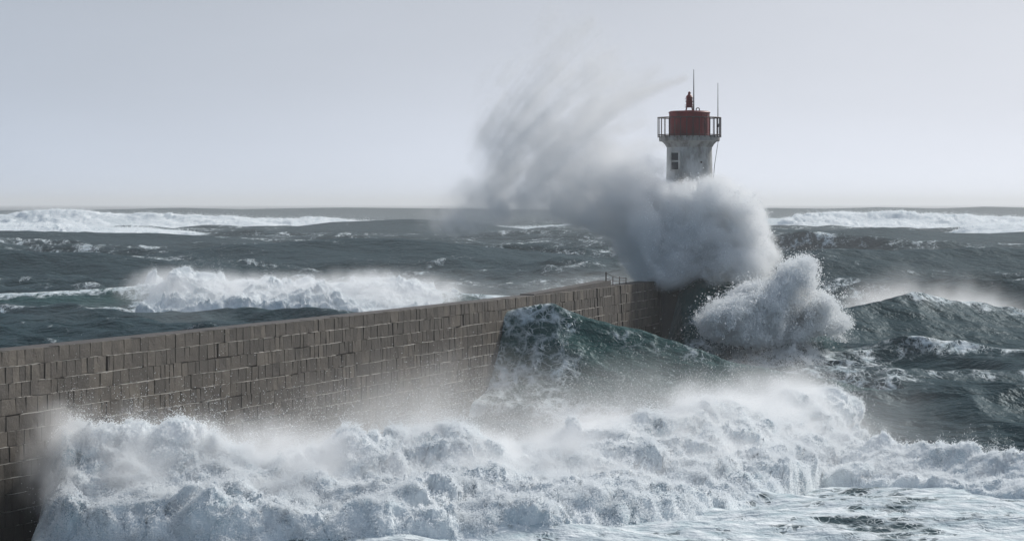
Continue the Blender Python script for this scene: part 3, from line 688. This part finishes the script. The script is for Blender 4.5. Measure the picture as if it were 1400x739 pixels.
# --- the plume thrown up at the pier head
SPRAY = make_spray_mat('spray_plume', 1.0)
def capsule(qx, qy, path, w0, w1):
    """soft streak along a polyline, in photo-pixel units of the plume's own upright plane"""
    best = np.zeros(np.broadcast_shapes(qx.shape, qy.shape), np.float32); n = len(path) - 1
    for i in range(n):
        (ax, ay), (bx, by) = path[i], path[i + 1]; vx, vy = bx - ax, by - ay; t = np.clip(((qx - ax) * vx + (qy - ay) * vy) / (vx * vx + vy * vy), 0, 1)
        dd = (qx - ax - t * vx) ** 2 + (qy - ay - t * vy) ** 2; f = (i + t) / n; w = w0 + (w1 - w0) * f
        best = np.maximum(best, np.exp(-dd / w ** 2) * (1 - .55 * f))
    return best
PD = 256.0; PK = PD / F
def plume(X, Y, Z):
    qx = CX + X[:, :, 0] / PK + 0 * Y[:, :, 0]; qx = qx[:, :1]; qy = (YH + (HC - Z[0, 0]) / PK)[None, :]     # (nx,1),(1,nz)
    def G(cx, cy_, rx, ry, rot=0):
        c, s = math.cos(R(rot)), math.sin(R(rot)); u = ((qx - cx) * c + (qy - cy_) * s) / rx; v = (-(qx - cx) * s + (qy - cy_) * c) / ry; return np.exp(-(u * u + v * v) ** 1.3)
    dense = np.maximum.reduce([G(978, 345, 62, 54, 20), G(950, 308, 56, 54), .95 * G(900, 322, 64, 55, 35), G(905, 370, 48, 26), .7 * G(860, 285, 55, 45, 30), G(996, 350, 40, 28), G(995, 312, 40, 45), .9 * G(928, 284, 50, 32), .8 * G(962, 282, 28, 26)])
    mid = np.maximum.reduce([.62 * G(820, 250, 65, 55, 20), .34 * G(770, 215, 60, 65, 0), .26 * G(730, 245, 65, 60), .42 * G(800, 285, 60, 28, 10), .45 * G(865, 236, 36, 24, -10)])
    thin = np.maximum.reduce([.18 * G(680, 280, 80, 40), .21 * G(725, 185, 75, 115), .21 * G(800, 140, 85, 85), .13 * G(640, 298, 75, 24), .16 * G(770, 90, 60, 80)])
    jets = np.maximum.reduce([.34 * capsule(qx, qy, [(690, 260), (712, 185), (755, 105), (808, 28)], 26, 9), .42 * capsule(qx, qy, [(735, 240), (790, 172), (860, 132), (936, 107)], 26, 5),
                              .40 * capsule(qx, qy, [(790, 250), (840, 215), (885, 200), (912, 196)], 22, 8), .26 * capsule(qx, qy, [(700, 225), (735, 150), (775, 88)], 24, 10), .24 * capsule(qx, qy, [(770, 210), (830, 150), (900, 92)], 22, 10),
                              .30 * capsule(qx, qy, [(730, 190), (780, 135), (850, 98)], 16, 9), .28 * capsule(qx, qy, [(760, 260), (820, 190), (880, 165)], 20, 8)])
    shape = lambda a: a[:, None, :]
    # depth spread: the base is wide, the jets thin
    dy = Y - (PD - 6.0)
    prof = lambda w: np.exp(-(dy / w) ** 4)
    base = np.maximum(shape(mid) * prof(5.0), shape(thin) * prof(6)); core = shape(dense) * prof(5.5)
    jet = shape(jets) * np.exp(-((dy - 7.5 + 1.2 * np.sin(X * .5)) / 3.2) ** 2)
    # streaked noise along the throw (log-spiral about the lower left), puffs elsewhere
    th = np.arctan2(-(qy - 430), (qx - 640)); rr = np.log(np.hypot(qx - 640, qy - 430) + 1)
    ph = th + .45 * rr
    st = np.clip(samp3(STREAK, shape(ph) * 46, shape(rr) * 7, Y * 1.6), -1.6, 1.6)
    st2 = np.clip(samp3(STREAK, shape(ph) * 120 + 31, shape(rr) * 16, Y * 4), -1.6, 1.6)
    up = shape(np.clip((300 - qy) / 110, 0, 1) * np.clip((935 - qx) / 60, 0, 1))
    pf = fract(X, Y, Z, 17); pf2 = billow(X, Y, Z, 3.0, 4, .6) - .95
    n_low = .4 * pf + .4 * pf2 + .5 * np.clip(samp3(STREAK, (.83 * X + .55 * Z) * 4.0 + 9, Y * 3, (-.55 * X + .83 * Z) * 1.3), -2, 2); n_up = .5 * st + .3 * st2
    n_up = n_up + .35 * np.clip(fract(X, Y, Z, 9), -1.5, 1.5)
    nn = n_low * (1 - up) + n_up * up
    b = base * (1 + .7 * nn) + .30 * nn * np.clip(base * 5, 0, 1) - .05
    al = -.55 * X + .83 * Z; ac = .83 * X + .55 * Z                                   # along and across the throw
    flow = np.clip(samp3(STREAK, ac * 4.2 + 2 * pf, Y * 4.2, al * 1.7), -2, 2)
    fine = .3 * np.clip(pf, -1.5, 1.5) + .5 * flow + .4 * (billow(X + 3 + .6 * pf, Y, Z + 7, 3.8, 4, .62) - 1.15)
    soft = shape(np.clip((880 - qx) / 90, 0, 1))                                   # the lee side is torn soft by the wind
    hard = sstep(.30 - .22 * soft, .52 + .35 * soft, core + .36 * fine * (1 - .4 * soft)) * (.25 + .5 * core + .25 * np.clip(fine, -1, 1)) * np.clip(core * 6 - .5, 0, 1)
    d = np.clip(b, 0, 1.6) ** 1.35 * 1.1 + np.clip(hard, 0, 1) * (1.0 + 1.2 * (1 - soft)) + np.clip(jet * (1 + .9 * n_up) - .04, 0, 1) * 1.0
    # nothing below the wave that threw it, or in front of the pier wall
    und = np.interp(qx, [580, 640, 700, 760, 800, 820, 850, 875, 930, 1000, 1075], [330, 326, 316, 306, 314, 332, 366, 392, 386, 380, 374])
    d = d * shape((1 - sstep(und - 16, und + 8, qy)) * sstep(525, 640, qx))
    return d
_, pa, pax = volume_obj('spray_plume', (px(520, PD), PD - 14, 3.5), (px(1075, PD), PD + 7, pz(8, PD)), .17, plume, SPRAY, 'tall grey spray plume blown left across the lighthouse')

w = np.where((pa > .1) & (pax[2][None, None, :] < 17.0), np.clip((pax[0][:, None, None] - px(850, PD)) / px(790, PD), 0.02, 1) ** 1.5 * np.clip(pa, 0, .8) * (.3 + np.clip(np.abs(fract(pax[0][:, None, None], pax[1][None, :, None], pax[2][None, None, :], 5)), 0, 2)), 0).ravel(); idx = np.searchsorted(np.cumsum(w), RNG.random(170000) * w.sum())
ii = np.stack(np.unravel_index(np.minimum(idx, pa.size - 1), pa.shape), -1); cp = np.stack([pax[k][ii[:, k]] for k in range(3)], -1) + RNG.normal(0, .1, (len(ii), 3)) * np.where(RNG.random((len(ii), 1)) < .1, 4, 1)
tag(points_obj('plume_drops', cp, .024 * np.exp(RNG.normal(-.2, .4, len(cp)))), 'fine drops riding in the tall spray plume at the lighthouse', 'spray', 'stuff')
del pa, w, ii, idx
# --- mist along the wall behind the foreground breaker
MIST = make_spray_mat('thin_mist', 1.0, (.985, .99, .997), .3)
def mist_wall(X, Y, Z):
    lo = np.interp(X, [-22, -15, -10, -4, 4, 12, 20], [.05, .12, .7, 1.0, .8, .6, .3]) + 0 * Y
    h = Z - 1.2 - np.interp(X, [-20, -10, 0, 10], [1.4, 1.4, 1.2, 1.2])
    v = lo * np.exp(-np.clip(h, 0, 9) / 1.3) * sstep(133, 140, Y) * (1 - sstep(182, 192, Y))
    return np.clip(v * (.55 + .5 * fract(X, Y, Z, 22) + .25 * fract(X + 9, Y, Z, 6)), 0, 2) * .036
volume_obj('wall_mist', (-20, 132, .8), (22, 192, 7), .45, mist_wall, MIST, 'pale drifting mist along the wall behind the big breaker')
def breaker_mist(X, Y, Z):
    wx, wd, wz, wf, wb = _W['w1']; yc = np.interp(X, wx, wd) + 0 * Z; zc = np.interp(X, wx, wz)
    r = ((Y - yc + 1) / 4.5) ** 2 + ((Z - zc) / 2.0) ** 2
    n = .5 + .6 * fract(X, Y, Z, 12) + .5 * (billow(X, Y, Z, 2.4, 3) - .7)
    X2, Y2 = np.broadcast_arrays(X[:, :, 0], Y[:, :, 0]); hs = ridge('w1', X2, Y2)[0]; hs = np.where(hs > .15, hs, -9)[:, :, None]
    face = np.exp(-((Z - hs - .55) / .75) ** 2) * sstep(.2, 1.2, hs)          # spray clinging to the tumbling face
    return np.clip(np.exp(-r) * n - .17, 0, 1) * .24 + np.clip(face * (n - .1), 0, 1.2) * .42
volume_obj('breaker_mist', (-20, 120, .2), (20, 166, 6.8), .24, breaker_mist, MIST, 'soft white spray over the crest of the foreground breaker')
def burst(X, Y, Z):
    D = 241; qx = CX + X * F / D; qy = YH + (HC - Z) * F / D
    G = lambda cx, cy_, rx, ry: np.exp(-(((qx - cx) / rx) ** 2 + ((qy - cy_) / ry) ** 2) ** 1.4)
    b = np.maximum.reduce([.66 * G(1088, 388, 24, 28), .95 * G(1050, 420, 52, 30), .85 * G(1003, 434, 44, 24), .8 * G(1110, 422, 30, 20), .75 * G(1040, 448, 70, 18), .7 * G(1120, 440, 40, 14), .3 * G(1098, 366, 22, 20), .1 * G(1180, 404, 60, 14)]) * np.exp(-((Y - 239.5 - .03 * (qx - 1040)) / 4.4) ** 4)
    n = .35 * np.clip(fract(X, Y, Z, 14), -1.5, 1.5) + .5 * np.clip(samp3(STREAK, (X + .4 * Z) * 5, Y * 5, Z * 2.6), -2, 2) + .7 * (billow(X, Y, Z, 2.6, 4, .62) - 1.05)
    return (sstep(.3, .95, b + .62 * n) * (.3 + .7 * b) * np.clip(b * 6 - .5, 0, 1) * np.clip(.7 + .6 * n, .1, 1.6) + .06 * b) * .8
_, ba, bax = volume_obj('burst_spray', (px(930, 241), 231, .6), (px(1260, 241), 250, 10), .2, burst, make_spray_mat('burst_mist', .3), 'rounded burst of spray on the wave crest right of the lighthouse')
w = (np.clip(ba, 0, .5) ** 1.2).ravel(); idx = np.searchsorted(np.cumsum(w), RNG.random(420000) * w.sum()); ii = np.stack(np.unravel_index(np.minimum(idx, ba.size - 1), ba.shape), -1)
cp = np.stack([bax[k][ii[:, k]] for k in range(3)], -1) + RNG.normal(0, .1, (len(ii), 3)) * np.where(RNG.random((len(ii), 1)) < .12, 5, 1)
tag(points_obj('splash_drops', cp, .028 * np.exp(RNG.normal(-.25, .45, len(cp)))), 'crisp white drops around the burst beyond the pier end', 'spray', 'stuff')
def drift(X, Y, Z):
    wx, wd, wz, wf, wb = _W['w3']; yc = np.interp(X, wx, wd); zc = np.interp(X, wx, wz)
    env = sstep(px(1150, 266), px(1200, 266), X) * (1 - .8 * sstep(px(1370, 275), px(1420, 275), X))
    v = np.exp(-np.clip(Z - zc + .3, 0, 9) / .8) * sstep(-1.0, 1.5, Y - yc) * np.exp(-np.clip(Y - yc, 0, 99) / 9) * (Z > zc - 2.5)
    return np.clip(v * env * (.5 + .6 * fract(X, Y, Z, 15)), 0, 1) * .38
volume_obj('crest_mist', (px(1140, 266), 260, 2.5), (px(1430, 280), 300, 9), .4, drift, MIST, 'bright spindrift blown off the crest at the right edge')
def back_mist(X, Y, Z):
    env = np.interp(X, [-70, -40, -10, 8, 20, 26], [.1, .5, .7, 1, 1, .0])
    v = np.exp(-np.clip(Z - 1.5, 0, 30) / 2.4) * sstep(300, 350, Y) * (1 - sstep(420, 470, Y))
    return np.clip(v * env * (.4 + .7 * fract(X, Y, Z, 60)), 0, 1) * .014
def bank(X, Y, Z):
    wx, wd, wz, wf, wb = _W['w4']; yc = np.interp(X, wx, wd) + 0 * Z; zc = np.interp(X, wx, wz)
    env = inx(185, 620, X, 370, 4); r = ((Y - yc + 3) / 8) ** 2 + ((Z - zc + .6) / 2.1) ** 2
    return np.clip(np.exp(-r) * env * (.8 + .7 * (billow(X, Y, Z, 4, 3) - .8) + .4 * fract(X, Y, Z, 25)) - .2, 0, 1) * .16
volume_obj('bank_spray', (px(165, 372), 350, .5), (px(650, 368), 386, 8.5), .4, bank, MIST, 'soft white spray over the breaker behind the pier at the left')
volume_obj('sea_mist', (-70, 300, .2), (27, 470, 11), 1.2, back_mist, MIST, 'thin mist over the grey sea left of the plume')

# ------------------------------------------------------------------ salt haze over the sea
bm = bmesh.new(); box_bm(bm, Vector((0, 15000, 19)), (46000, 31000, 50)); HZ = make_spray_mat('salt_haze', 1.4e-4, (.96, .98, 1), .4)
tag(bm_obj('haze', bm, HZ), 'pale salt haze hanging over the far sea', 'haze', 'stuff')
